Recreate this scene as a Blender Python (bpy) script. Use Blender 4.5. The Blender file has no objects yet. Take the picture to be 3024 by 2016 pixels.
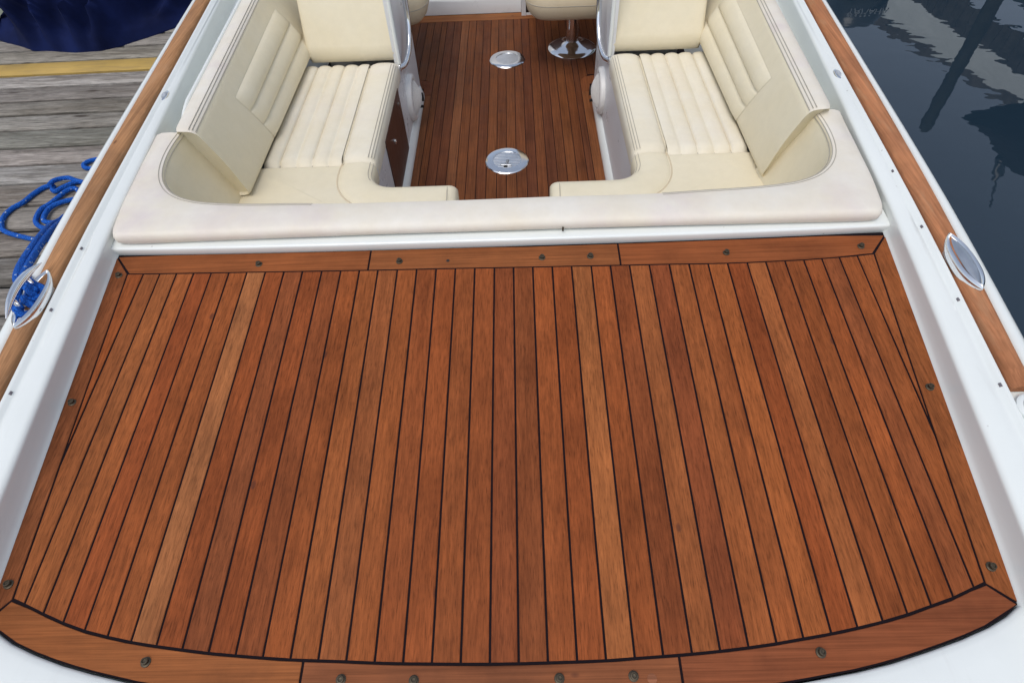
import bpy, bmesh, math, random
from mathutils import Vector, Matrix, noise
random.seed(7)
SC = bpy.context.scene
COL = SC.collection
R = math.radians

# ---------------------------------------------------------------- camera
cam_d = bpy.data.cameras.new('camera'); cam = bpy.data.objects.new('camera', cam_d); COL.objects.link(cam)
SC.camera = cam
def view_axes(pitch, yaw, roll):
    cy, sy, cp, sp = math.cos(yaw), math.sin(yaw), math.cos(pitch), math.sin(pitch)
    f = Vector((-sy*cp, cy*cp, -sp)); r = Vector((cy, sy, 0)); u = r.cross(f)
    c, s = math.cos(roll), math.sin(roll)
    return c*r + s*u, -s*r + c*u, f
rx, uy, fw = view_axes(R(51.647), R(2.061), R(-3.164))
CAM = Vector((0.072, 0.0, 1.15))
cam.matrix_world = Matrix(((rx.x, uy.x, -fw.x, CAM.x), (rx.y, uy.y, -fw.y, CAM.y), (rx.z, uy.z, -fw.z, CAM.z), (0, 0, 0, 1)))
cam_d.sensor_width = 36; cam_d.lens = 36*1718.4/3024
cam_d.clip_start = 0.02; cam_d.clip_end = 2000

# ---------------------------------------------------------------- light
SUN_EL, SUN_AZ = R(64), R(205)
world = bpy.data.worlds.new('World'); SC.world = world; world.use_nodes = True
wn = world.node_tree.nodes; wl = world.node_tree.links
bg = wn['Background']; sky = wn.new('ShaderNodeTexSky')
sky.sky_type = 'NISHITA'; sky.sun_disc = False; sky.sun_elevation = SUN_EL; sky.sun_rotation = SUN_AZ
sky.air_density = 1.0; sky.dust_density = 2.0; sky.ozone_density = 1.0; sky.altitude = 0
hs = wn.new('ShaderNodeHueSaturation'); hs.inputs['Saturation'].default_value = .6      # thin overcast: paler than a clear sky
wl.new(sky.outputs[0], hs.inputs['Color']); wl.new(hs.outputs[0], bg.inputs[0]); bg.inputs[1].default_value = 0.15
sun_d = bpy.data.lights.new('sun', 'SUN'); sun = bpy.data.objects.new('sun', sun_d); COL.objects.link(sun)
sun_d.energy = 1.0; sun_d.angle = R(34); sun_d.color = (1.0, 0.96, 0.91)
sd = Vector((math.sin(SUN_AZ)*math.cos(SUN_EL), math.cos(SUN_AZ)*math.cos(SUN_EL), math.sin(SUN_EL)))
sun.rotation_euler = sd.to_track_quat('Z', 'Y').to_euler()
SC.view_settings.view_transform = 'Standard'; SC.view_settings.look = 'None'
SC.view_settings.exposure = 0.25; SC.view_settings.gamma = 1.0; SC.view_settings.use_curve_mapping = False

# ---------------------------------------------------------------- materials
class NT:
    def __init__(s, name):
        s.m = bpy.data.materials.new(name); s.m.use_nodes = True
        s.t = s.m.node_tree; s.b = s.t.nodes['Principled BSDF']
    def n(s, typ, **kw):
        o = s.t.nodes.new(typ)
        for k, v in kw.items(): setattr(o, k, v)
        return o
    def l(s, a, b): s.t.links.new(a, b)
    def coords(s, scale, src='Object', off=None):
        tc = s.n('ShaderNodeTexCoord'); mp = s.n('ShaderNodeMapping'); mp.inputs['Scale'].default_value = scale
        s.l(tc.outputs[src], mp.inputs[0])
        if off is not None: s.l(off, mp.inputs['Location'])
        return mp.outputs[0]
    def noise(s, vec, scale=1, detail=4, rough=.55, dist=0):
        o = s.n('ShaderNodeTexNoise'); s.l(vec, o.inputs['Vector'])
        o.inputs['Scale'].default_value = scale; o.inputs['Detail'].default_value = detail
        o.inputs['Roughness'].default_value = rough; o.inputs['Distortion'].default_value = dist
        return o.outputs['Fac']
    def voro(s, vec, scale=1, feat='F1'):
        o = s.n('ShaderNodeTexVoronoi', feature=feat); s.l(vec, o.inputs['Vector']); o.inputs['Scale'].default_value = scale
        return o.outputs['Distance']
    def ramp(s, fac, stops):
        o = s.n('ShaderNodeValToRGB'); s.l(fac, o.inputs[0]); e = o.color_ramp.elements
        while len(e) < len(stops): e.new(.5)
        for k, (p, c) in enumerate(stops):
            e[k].position = p; e[k].color = (c, c, c, 1) if isinstance(c, (int, float)) else (*c, 1)
        return o.outputs[0]
    def mix(s, fac, a, b, mode='MIX'):
        o = s.n('ShaderNodeMix', data_type='RGBA', blend_type=mode)
        for inp, v in ((o.inputs[0], fac), (o.inputs[6], a), (o.inputs[7], b)):
            if isinstance(v, (int, float)): inp.default_value = v
            elif isinstance(v, tuple): inp.default_value = (*v, 1)
            else: s.l(v, inp)
        return o.outputs[2]
    def math(s, op, a, b=0.0):
        o = s.n('ShaderNodeMath', operation=op)
        for inp, v in ((o.inputs[0], a), (o.inputs[1], b)):
            if isinstance(v, (int, float)): inp.default_value = v
            else: s.l(v, inp)
        return o.outputs[0]
    def bump(s, h, strength, dist):
        o = s.n('ShaderNodeBump'); s.l(h, o.inputs['Height'])
        o.inputs['Strength'].default_value = strength; o.inputs['Distance'].default_value = dist
        s.l(o.outputs[0], s.b.inputs['Normal'])
    def set(s, color=None, rough=None, metal=None, spec=None, coat=None):
        for k, v in (('Base Color', color), ('Roughness', rough), ('Metallic', metal), ('Specular IOR Level', spec), ('Coat Weight', coat)):
            if v is None: continue
            i = s.b.inputs[k]
            if isinstance(v, (int, float)): i.default_value = v
            elif isinstance(v, tuple): i.default_value = (*v, 1)
            else: s.l(v, i)
        return s.m

def rnd_offset(t):
    oi = t.n('ShaderNodeObjectInfo'); cb = t.n('ShaderNodeCombineXYZ')
    a = t.math('MULTIPLY', oi.outputs['Random'], 37.0); b = t.math('MULTIPLY', oi.outputs['Random'], 91.0)
    t.l(a, cb.inputs[0]); t.l(b, cb.inputs[1]); t.l(a, cb.inputs[2])
    return oi, cb.outputs[0]

def wood(name, axis, pores=1.0, rough=.5, fade=(.5, .4, .3), wear=0.0, fine=1.0):
    """planks: colour from the object's own colour, grain along axis"""
    t = NT(name); oi, off = rnd_offset(t)
    def sc(a, b): return (a, b, a) if axis == 'y' else (b, a, a)
    g1 = t.noise(t.coords(sc(170*fine, 3), off=off), 1, 5, .6, .4)         # long streaks
    g2 = t.noise(t.coords(sc(500*fine, 7), off=off), 1, 3, .6)            # pores
    g3 = t.noise(t.coords(sc(26, 1.6), off=off), 1, 3, .55)                # tone across the board
    g4 = t.noise(t.coords((9, 9, 9), off=off), 1, 5, .62)                  # handling wear
    c = t.mix(1.0, oi.outputs['Color'], t.ramp(g1, [(.25, .74), (.5, 1.04), (.75, 1.36)]), 'MULTIPLY')
    c = t.mix(1.0, c, t.ramp(g3, [(.25, (.80, .77, .76)), (.5, (1, 1, 1)), (.75, (1.14, 1.16, 1.17))]), 'MULTIPLY')
    c = t.mix(.62*pores, c, t.ramp(g2, [(.33, .42), (.46, .95), (.7, 1.16)]), 'MULTIPLY')
    c = t.mix(.5, c, t.ramp(g4, [(.3, (.74, .74, .76)), (.55, (1, 1, 1)), (.75, (1.14, 1.12, 1.08))]), 'MULTIPLY')
    sp = t.voro(t.coords(sc(9, 5), off=off), 1)                           # odd knots and drip spots
    c = t.mix(t.ramp(sp, [(.035, .6), (.06, 0.0)]), c, (.07, .026, .018))
    st = t.noise(t.coords((3.5, 3.5, 3.5), off=off), 1, 6, .7)
    c = t.mix(1.0, c, t.ramp(st, [(.34, (.80, .80, .82)), (.5, (1, 1, 1)), (.68, (1.10, 1.08, 1.04))]), 'MULTIPLY')
    if wear:
        w = t.noise(t.coords(sc(34, 6), off=off), 1, 4, .65)
        c = t.mix(t.ramp(w, [(.55, 0.0), (.75, wear)]), c, fade)
    h = t.math('ADD', t.math('MULTIPLY', g1, .5), t.math('MULTIPLY', g2, .5))
    t.bump(h, .35, .0012)
    rr = t.ramp(g4, [(.3, rough-.08), (.7, rough+.12)])
    return t.set(c, rr, spec=.08)

M = {}
M['teak_y'] = wood('teak_lengthwise', 'y'); M['teak_x'] = wood('teak_crosswise', 'x', .6)
M['rail_teak'] = wood('teak_rail', 'y', .5, .62, (.42, .25, .14), .55)
def dockwood():
    t = NT('weathered_dock_wood'); oi, off = rnd_offset(t)
    g1 = t.noise(t.coords((6, 75, 75), off=off), 1, 8, .72, 1.2); g2 = t.noise(t.coords((16, 330, 330), off=off), 1, 4, .65)
    g3 = t.noise(t.coords((2.2, 14, 14), off=off), 1, 4, .65, .5); crk = t.noise(t.coords((4.5, 160, 160), off=off), 1, 2, .5)
    kn = t.voro(t.coords((2.6, 9.5, 1), off=off), 1)
    c = t.mix(1.0, oi.outputs['Color'], t.ramp(g1, [(.28, .42), (.48, .9), (.7, 1.38)]), 'MULTIPLY')
    c = t.mix(1.0, c, t.ramp(g3, [(.32, (.60, .57, .54)), (.52, (1, 1, 1)), (.7, (1.22, 1.22, 1.24))]), 'MULTIPLY')
    c = t.mix(.8, c, t.ramp(g2, [(.36, .45), (.5, 1), (.7, 1.15)]), 'MULTIPLY')
    c = t.mix(1.0, c, t.ramp(crk, [(.28, .25), (.33, 1)]), 'MULTIPLY')
    c = t.mix(t.ramp(kn, [(.06, .85), (.085, .55), (.13, 0.0)]), c, (.05, .036, .028))
    t.bump(t.math('ADD', g1, g2), .6, .004)
    return t.set(c, .8, spec=.15)
M['dock'] = dockwood()

def plain(name, color, rough, metal=0, spec=.5, coat=0, var=0.0, vs=6.0, bump=0.0):
    t = NT(name)
    n = t.noise(t.coords((vs, vs, vs)), 1, 5, .6)
    c = t.mix(1.0, color, t.ramp(n, [(.3, 1-var), (.7, 1+var*.5)]), 'MULTIPLY')
    r = t.ramp(n, [(.3, max(.02, rough-.05)), (.7, rough+.06)])
    if bump: t.bump(t.noise(t.coords((vs*40,)*3), 1, 2), bump, .001)
    return t.set(c, r, metal, spec, coat)
M['gelcoat'] = plain('white_gelcoat', (.755, .782, .775), .18, spec=.5, coat=.3, var=.035, vs=4)
def gelcoat():
    t = NT('white_gelcoat'); v = t.coords((1, 1, 1))
    n = t.noise(v, 4, 6, .65); d = t.voro(v, 17); n2 = t.noise(t.coords((40, 6, 20)), 1, 4, .6)
    c = t.mix(1.0, (.765, .795, .765), t.ramp(n, [(.3, .955), (.7, 1.01)]), 'MULTIPLY')
    c = t.mix(t.ramp(d, [(.028, .55), (.05, 0.0)]), c, (.33, .31, .29))
    c = t.mix(t.ramp(n2, [(.6, 0.0), (.8, .18)]), c, (.58, .57, .53))
    return t.set(c, t.ramp(n, [(.3, .12), (.7, .24)]), spec=.5, coat=.4)
M['gelcoat'] = gelcoat()
M['gelcoat_in'] = plain('liner_gelcoat', (.70, .71, .715), .3, spec=.4, var=.05, vs=5)
M['caulk'] = plain('black_caulk', (.010, .0065, .009), .75, spec=.08, var=.2)
M['chrome'] = plain('chrome', (.82, .83, .84), .10, 1, var=.05, vs=20)
M['steel'] = plain('brushed_steel', (.60, .62, .64), .36, 1, var=.12, vs=30)
M['bronze'] = plain('aged_bronze', (.085, .068, .045), .5, .6, var=.3, vs=60)
M['lens'] = plain('lamp_lens', (.42, .45, .48), .08, coat=.8, var=.4, vs=90)
M['clip'] = plain('clip_metal', (.20, .18, .20), .5, .6)
M['dark'] = plain('dark_hole', (.012, .011, .011), .7)
M['door'] = plain('mahogany_door', (.075, .03, .02), .35, var=.3, vs=14)
M['speaker'] = plain('speaker_plastic', (.78, .77, .74), .4, spec=.4, var=.03)
M['cone'] = plain('speaker_cone', (.22, .21, .20), .6)
M['stitch'] = plain('seam_thread', (.40, .37, .31), .8, spec=.1)
M['strap'] = plain('strap_webbing', (.20, .22, .17), .8, spec=.1)
M['paint_white'] = plain('white_pull', (.7, .72, .74), .5)
M['black_plastic'] = plain('outboard_black', (.015, .016, .018), .25, coat=.4)
M['decal'] = plain('grey_decal', (.45, .46, .46), .5)
M['pile'] = plain('pile_wood', (.075, .068, .05), .9, spec=.1, var=.5, vs=8)
M['roof'] = plain('pale_roof', (.80, .84, .80), .6, spec=.2, var=.12, vs=3)
M['fascia'] = plain('fascia_wood', (.15, .125, .105), .85, spec=.1, var=.5, vs=7)
M['shed_grey'] = plain('shed_grey', (.17, .19, .18), .8, spec=.1, var=.25, vs=5)
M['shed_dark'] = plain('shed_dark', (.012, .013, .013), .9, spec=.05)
M['canvas_dark'] = plain('dark_canvas', (.018, .014, .012), .9, spec=.05, var=.3)
M['navy_hull'] = plain('navy_hull', (.012, .018, .04), .3)

def leather(name, base, worn, amt, stain=None, samt=0.0):
    t = NT(name); v = t.coords((1, 1, 1))
    g = t.voro(v, 420); n1 = t.noise(v, 7, 5, .6); n2 = t.noise(v, 3.1, 4, .6, .3); n3 = t.noise(v, 30, 4, .65)
    c = t.mix(t.ramp(n1, [(.35, 0.0), (.68, amt)]), base, worn)
    if stain: c = t.mix(t.ramp(n2, [(.5, 0.0), (.72, samt)]), c, stain)
    c = t.mix(1.0, c, t.ramp(n3, [(.3, .965), (.6, 1.0), (.75, 1.02)]), 'MULTIPLY')
    wr = t.noise(t.coords((14, 14, 5)), 1, 3, .5)
    h = t.math('ADD', t.math('MULTIPLY', g, .25), t.math('MULTIPLY', wr, 1.6))
    t.bump(h, .22, .004)
    return t.set(c, t.ramp(n1, [(.3, .42), (.7, .6)]), spec=.32)
M['cream'] = leather('cream_leather', (.74, .665, .485), (.77, .71, .56), .5)
M['cream_seat'] = leather('worn_seat_leather', (.735, .670, .52), (.765, .72, .60), .8, (.70, .63, .60), .25)
M['cream_top'] = leather('faded_bolster_leather', (.73, .665, .545), (.755, .715, .635), .9, (.62, .525, .535), .6)
M['cream_helm'] = leather('helm_leather', (.60, .50, .34), (.64, .55, .40), .5)

def canvas():
    t = NT('navy_canvas'); v = t.coords((1, 1, 1))
    n = t.noise(v, 5, 5, .65); w = t.noise(t.coords((900, 900, 900)), 1, 1)
    c = t.ramp(n, [(.3, (.0025, .0055, .030)), (.7, (.006, .013, .068))])
    t.bump(w, .2, .001)
    return t.set(c, .8, spec=.12)
M['canvas'] = canvas()
def ropemat():
    t = NT('blue_braided_rope'); v = t.coords((1, 1, 1))
    d = t.voro(v, 42); n = t.noise(v, 260, 2)
    c = t.mix(t.ramp(n, [(.35, 0.0), (.65, 1.0)]), (.008, .085, .44), (.016, .17, .72))
    c = t.mix(t.ramp(d, [(.13, 1.0), (.17, 0.0)]), c, (.50, .60, .74))
    br = t.voro(t.coords((1, 1, 1)), 230)
    c = t.mix(1.0, c, t.ramp(br, [(.25, 1.1), (.6, .62)]), 'MULTIPLY')
    t.bump(t.math('ADD', n, t.math('MULTIPLY', br, -1.5)), .8, .003)
    return t.set(c, .75, spec=.2)
M['rope'] = ropemat()
def yellow():
    t = NT('yellow_painted_wood'); n = t.noise(t.coords((6, 60, 60)), 1, 5, .65); n2 = t.noise(t.coords((3, 3, 3)), 1, 4)
    c = t.mix(t.ramp(n, [(.3, .55), (.55, 0.0)]), (.50, .335, .10), (.30, .215, .10))
    c = t.mix(1.0, c, t.ramp(n2, [(.3, .8), (.7, 1.15)]), 'MULTIPLY')
    t.bump(n, .4, .003); return t.set(c, .7, spec=.2)
M['yellow'] = yellow()
def water():
    t = NT('harbour_water')
    n = t.noise(t.coords((1.4, 2.2, 1)), 1, 3, .5, .6); n2 = t.noise(t.coords((7, 9, 1)), 1, 2, .5)
    t.bump(t.math('ADD', n, t.math('MULTIPLY', n2, .16)), 0.010, .25)
    m = t.set((.013, .027, .042), .008, spec=.5); t.b.inputs['IOR'].default_value = 1.48
    return m
M['water'] = water()

# ---------------------------------------------------------------- mesh helpers
class MB:
    def __init__(s): s.v = []; s.f = []; s.smooth = []
    def face(s, idx, sm=False): s.f.append(tuple(idx)); s.smooth.append(sm)
    def add(s, pts): k = len(s.v); s.v += [tuple(p) for p in pts]; return k
    def poly(s, pts, sm=False): k = s.add(pts); s.face(range(k, k+len(pts)), sm)
    def grid(s, rows, sm=True, closed=False, flip=False):
        n = len(rows[0]); k = [s.add(r) for r in rows]
        for a in range(len(rows)-1):
            for b in range(n if closed else n-1):
                c = (b+1) % n; q = (k[a]+b, k[a]+c, k[a+1]+c, k[a+1]+b)
                s.face(q[::-1] if flip else q, sm)
        return k
    def loft(s, rings, sm=True, caps=True):
        k = s.grid(rings, sm, True); n = len(rings[0])
        if caps:
            s.poly(rings[0][::-1]); s.poly(rings[-1])
        return s
    def box(s, a, b, bev=0.0):
        (x0, y0, z0), (x1, y1, z1) = a, b
        if bev <= 0:
            s.prism([(x0, y0), (x1, y0), (x1, y1), (x0, y1)], z0, z1)
        else: s.prism([(x0, y0), (x1, y0), (x1, y1), (x0, y1)], z0, z1, bev)
        return s
    def prism(s, out, z0, z1, bev=0.0, zf=None):
        """upright prism with a chamfered top; zf(x,y) is added to every z"""
        zf = zf or (lambda x, y: 0.0)
        rings = [[(x, y, z0+zf(x, y)) for x, y in out]]
        if bev:
            rings.append([(x, y, z1-bev*.8+zf(x, y)) for x, y in out])
            ins = inset(out, bev); rings.append([(x, y, z1+zf(x, y)) for x, y in ins])
        else: rings.append([(x, y, z1+zf(x, y)) for x, y in out])
        s.grid(rings, False, True); s.poly(rings[-1]); s.poly(rings[0][::-1])
        return s
    def tube(s, pts, r, n=8, closed=False, caps=True):
        P = [Vector(p) for p in pts]; N = len(P); up = Vector((0, 0, 1)); rings = []
        for i in range(N):
            a = P[(i-1) % N] if (closed or i) else P[0]; b = P[(i+1) % N] if (closed or i < N-1) else P[-1]
            d = (b-a).normalized()
            if i == 0:
                u = up if abs(d.z) < .9 else Vector((1, 0, 0)); x = d.cross(u).normalized()
            else: x = (x - d*x.dot(d)).normalized()
            y = d.cross(x); rr = r[i] if isinstance(r, (list, tuple)) else r
            rings.append([tuple(P[i] + x*math.cos(2*math.pi*k/n)*rr + y*math.sin(2*math.pi*k/n)*rr) for k in range(n)])
        if closed: rings.append(rings[0])
        s.loft(rings, True, caps and not closed); return s
    def disc(s, c, prof, n=32, axis='z', sx=1.0, sy=1.0, rot=0.0):
        """lathe profile [(radius, height)...] about an axis"""
        rings = []
        for rr, h in prof:
            ring = []
            for k in range(n):
                a = 2*math.pi*k/n + rot; u, v = rr*sx*math.cos(a), rr*sy*math.sin(a)
                ring.append({'z': (c[0]+u, c[1]+v, c[2]+h), 'x': (c[0]+h, c[1]+u, c[2]+v), '-x': (c[0]-h, c[1]-u, c[2]+v)}[axis])
            rings.append(ring)
        s.loft(rings, True); return s
    def build(s, name, mat, parent=None, auto=40, weld=True):
        me = bpy.data.meshes.new(name); me.from_pydata(s.v, [], s.f)
        me.polygons.foreach_set('use_smooth', [True]*len(s.f) if auto else s.smooth)
        bm = bmesh.new(); bm.from_mesh(me)
        if weld: bmesh.ops.remove_doubles(bm, verts=bm.verts, dist=1e-5)
        bmesh.ops.recalc_face_normals(bm, faces=bm.faces)
        if auto:
            lim = R(auto)
            for e in bm.edges:
                if len(e.link_faces) == 2 and e.calc_face_angle(0) > lim: e.smooth = False
        bm.to_mesh(me); bm.free()
        me.materials.append(mat)
        o = bpy.data.objects.new(name, me); COL.objects.link(o)
        if parent is not None: o.parent = parent
        return o

def inset(out, d):
    n = len(out); res = []
    area = sum(out[i][0]*out[(i+1) % n][1]-out[(i+1) % n][0]*out[i][1] for i in range(n)); sg = 1 if area > 0 else -1
    for i in range(n):
        p, q, r = Vector(out[i-1]), Vector(out[i]), Vector(out[(i+1) % n])
        d1 = (q-p); d2 = (r-q)
        if d1.length < 1e-9: d1 = d2
        if d2.length < 1e-9: d2 = d1
        d1.normalize(); d2.normalize()
        n1 = Vector((-d1.y, d1.x))*sg; n2 = Vector((-d2.y, d2.x))*sg
        m = n1+n2; m = m/max(.25, (m.length_squared/2)) if m.length > 1e-6 else n1
        res.append((q.x+m.x*d, q.y+m.y*d))
    return res
def smooth_path(pts, sub=6, closed=False):
    P = [Vector(p) for p in pts]; n = len(P); out = []
    for i in range(n if closed else n-1):
        g = lambda k: P[k % n] if closed else P[max(0, min(n-1, k))]
        a, b, c, d = g(i-1), g(i), g(i+1), g(i+2)
        for k in range(sub):
            t = k/sub
            out.append(.5*((2*b)+(c-a)*t+(2*a-5*b+4*c-d)*t*t+(3*b-a-3*c+d)*t**3))
    if not closed: out.append(P[-1])
    return [tuple(p) for p in out]
def interp(tab, t):
    for (a, u), (b, v) in zip(tab, tab[1:]):
        if t <= b: return u+(v-u)*(t-a)/(b-a)
    (a, u), (b, v) = tab[-2:]; return u+(v-u)*(t-a)/(b-a)
def round_poly(pts, rad, seg=5):
    n = len(pts); out = []
    for i in range(n):
        p, q, r = Vector(pts[i-1]), Vector(pts[i]), Vector(pts[(i+1) % n])
        rr = rad[i] if isinstance(rad, (list, tuple)) else rad
        a, b = (p-q), (r-q); rr = min(rr, a.length*.49, b.length*.49)
        a = q+a.normalized()*rr; b = q+b.normalized()*rr
        for k in range(seg+1):
            t = k/seg; out.append(tuple((1-t)**2*a+2*t*(1-t)*q+t*t*b))
    return out
def pillow(mb, out, z0, z1, r, seg=5, puff=0.0):
    """upholstered block: rounded top edge, soft lower edge"""
    rings = [[(x, y, z0) for x, y in inset(out, r*.5)], [(x, y, z0+r*.5) for x, y in out]]
    for k in range(seg+1):
        a = math.pi/2*k/seg; rings.append([(x, y, z1-r+r*math.sin(a)) for x, y in inset(out, r*(1-math.cos(a)))])
    mb.grid(rings, True, True); mb.poly(rings[-1], True); mb.poly(rings[0][::-1])
    return mb
def empty(name, loc=(0, 0, 0), label=None, cat=None, group=None, kind=None):
    o = bpy.data.objects.new(name, None); COL.objects.link(o); o.location = loc; o.empty_display_size = .1
    return tag(o, label, cat, group, kind)
def tag(o, label=None, cat=None, group=None, kind=None):
    for k, v in (('label', label), ('category', cat), ('group', group), ('kind', kind)):
        if v: o[k] = v
    return o
def jit(c, a): 
    k = 1+random.uniform(-a, a); return tuple(max(0, x*k*(1+random.uniform(-a*.3, a*.3))) for x in c)

# ================================================================ the setting
WZ = -0.75
w = MB(); w.poly([(-300, -300, WZ), (300, -300, WZ), (300, 300, WZ), (-300, 300, WZ)])
tag(w.build('water', M['water']), kind='structure')

# ================================================================ dock
dock = empty('dock', (-2.9, 3, -.3), 'weathered grey wooden plank dock beside the white boat', 'dock')
DI = Matrix.Translation((2.9, -3, .3))
DZ = -.30
seams = [-.2, -.05, .1, .25, .40, .55, .70, .85, 1.0, 1.15, 1.299, 1.441, 1.595, 1.746, 1.902, 2.05, 2.188, 2.328, 2.474, 2.613, 2.745, 2.884, 3.013, 3.150]
while seams[-1] < 7.2: seams.append(seams[-1]+.146)
YELLOW = seams.index(3.013)
for k in range(len(seams)-1):
    y0, y1 = seams[k]+random.uniform(.006, .011), seams[k+1]-random.uniform(.006, .011)
    if k == YELLOW-1: y1 -= .002
    sl = .022
    x0, x1 = -5.6, -1.42 - random.uniform(0, .02)
    m = MB(); dz = random.uniform(-.003, .003)
    yy = lambda y, x: y + (x+2.75)*sl
    out = [(x0, yy(y0, x0)), (x1, yy(y0, x1)), (x1, yy(y1, x1)), (x0, yy(y1, x0))]
    m.prism(out, DZ-.045, DZ+dz, .002)
    o = m.build('plank', M['yellow'] if k == YELLOW else M['dock'], dock)
    o.data.transform(DI)
    g = random.choice([(.31, .285, .25), (.25, .228, .20), (.37, .345, .31), (.28, .252, .218), (.22, .20, .172)])
    o.color = (*jit(g, .12), 1)
    if k == YELLOW: o['label'] = 'yellow painted dock plank'
m = MB(); m.box((-5.55, -.15, DZ-.044), (-1.5, 6.9, DZ-.013)); o = m.build('gap_shadow', M['shed_dark'], dock); o.data.transform(DI)  # near-black slab added between the boards, stands in for shade in the gaps
for yb in (-1.62, -3.4, -5.3):
    m = MB(); m.box((yb-.05, -.2, DZ-.24), (yb+.05, 7.0, DZ-.055)); o = m.build('joist', M['dock'], dock); o.data.transform(DI); o.color = (.2, .19, .17, 1)
for px_, py_ in ((-2.0, 5.9), (-2.0, .4), (-5.2, 5.9), (-5.2, .4)):
    m = MB(); m.disc((px_, py_, WZ-1), [(.13, 0), (.12, .4+1)], 14); o = m.build('post', M['pile'], dock); o.data.transform(DI)

# ================================================================ motor boat
boat = empty('motor_boat', (0, 0, 0), 'white open bowrider motorboat with teak foredeck and cream seats', 'boat')
T5 = math.tan(R(5))
dz_ = lambda x, y: T5*y

# side lines (half breadths)
def quad(a, b, c): return lambda y: a+b*y+c*y*y - (.30*y*y if y < 0 else 0)
xs, xt, xo, xe = quad(.9213, .0849, .0023), quad(1.026, .032, .011), quad(1.0568, .064, .0029), quad(1.1132, .0452, .0055)
xd = lambda y: quad(.908, .102, -.0065)(y) if y < 1.1 else xs(y)-.005-.002*min(1, (y-1.1)*4)
tw = lambda y: xo(y)-xt(y)
ew = lambda y: xe(y)-xo(y)
def zs(y):
    """height of the rounded inner shoulder of the coaming"""
    t = [(-2, -.08), (-.5, .0), (-.1, .045), (.1, .07), (.3, .093), (.5, .110), (.75, .129), (1.0, .147), (1.2, .158), (1.4, .164), (1.6, .168), (1.9, .172), (2.3, .175), (5, .18)]
    return (interp(t, y-.1)+2*interp(t, y)+interp(t, y+.1))/4
gz = lambda y: zs(y)+.012
us = lambda y: .927+(y-1.6)*.064          # seam line along the top of the side backrests
def coaming(s):
    ys = [-.6, -.4, -.2, -.05]+[.06+.06*k for k in range(75)]
    rows = []
    for y in ys:
        d, sh, t = xd(y), xs(y), xt(y); zd = T5*y; zsh, g = zs(y), gz(y)
        zb = zd if y < 1.1 else (zd if y < 1.16 else zd+(zsh-.075-zd)*min(1, (y-1.16)/.2))
        li = d-.004 if y < 1.3 else min(d-.004, us(y)+.06)
        h = zsh-zb
        prof = [(li, zb-.03 if y < 1.3 else zb-.002), (d-.002, zb-.001 if y >= 1.3 else zb+.001), (d+.0005, zb+.004)]
        prof += [(d+.002+(sh-d)*.2, zb+h*.22), (d+.002+(sh-d)*.5, zb+h*.5), (sh-.001, zsh-.0125)]
        for a in (8, 24, 42, 60, 80): prof.append((sh+.013-.014*math.cos(R(a)), zsh-.011+.0115*math.sin(R(a))))
        gw = t-sh
        prof += [(sh+gw*.45, zsh+.0035), (sh+gw*.62, zsh+.0035), (t-.021, zsh+.0020), (t-.016, zsh+.0035), (t-.011, g-.003), (t-.007, g-.001), (t-.0025, g-.0015), (t-.001, g-.012), (t+.004, g-.014)]
        T, E = tw(y), ew(y)
        prof += [(t+T-.004, g-.014), (t+T+.001, g-.010), (t+T+.003, g-.003), (t+T+E*.35, g+.0005), (t+T+E*.7, g-.003), (t+T+E*.95, g-.012), (t+T+E, g-.026), (t+T+E-.006, g-.07)]
        rows.append([(s*x, y, z) for x, z in prof])
    m = MB(); m.grid(rows); return m.build('coaming', M['gelcoat'], boat, 70)
for s in (-1, 1): coaming(s)
# outer hull sides
for s in (-1, 1):
    rows = []
    for y in [-1.3, -1.1, -.8, -.4, -.2, 0, .4, .8, 1.2, 1.6, 2, 2.5, 3, 3.8, 4.5]:
        e = xe(y); GZ = gz(y)
        rows.append([(s*(e-.005), y, GZ-.068), (s*(e+.006), y, GZ-.09), (s*(e+.004), y, GZ-.11), (s*(e-.012), y, GZ-.125), (s*(e-.05), y, -.1), (s*(e*.93-.06), y, -.4), (s*max(0, e*.84-.1), y, -.85)])
    m = MB(); m.grid(rows); m.build('hull', M['gelcoat'], boat)
m = MB(); m.grid([[(x, 4.5, z) for x in (-1.25, 0, 1.25)] for z in (.14, -.2, -.85)]); m.build('transom', M['gelcoat'], boat)

# teak rails on the gunwales
for s in (-1, 1):
    ys = [.648+.045*k for k in range(87)]
    rows = []
    for i, y in enumerate(ys):
        t, T = xt(y), tw(y); GZ = gz(y); rnd = 0 if i else .006
        rows.append([(s*x, y, z) for x, z in ((t+.0035, GZ-.012), (t+.0035, GZ+.002-rnd), (t+.008, GZ+.008-rnd), (t+T*.35, GZ+.012-rnd), (t+T*.7, GZ+.011-rnd), (t+T-.007, GZ+.007-rnd), (t+T-.002, GZ+.001-rnd), (t+T-.002, GZ-.012))])
    m = MB(); m.grid(rows); m.poly(rows[0]); m.poly(rows[-1])
    o = m.build('teak_rail', M['rail_teak'], boat, 60); o.color = (.37, .19, .09, 1) if s < 0 else (.40, .17, .08, 1)

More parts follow.
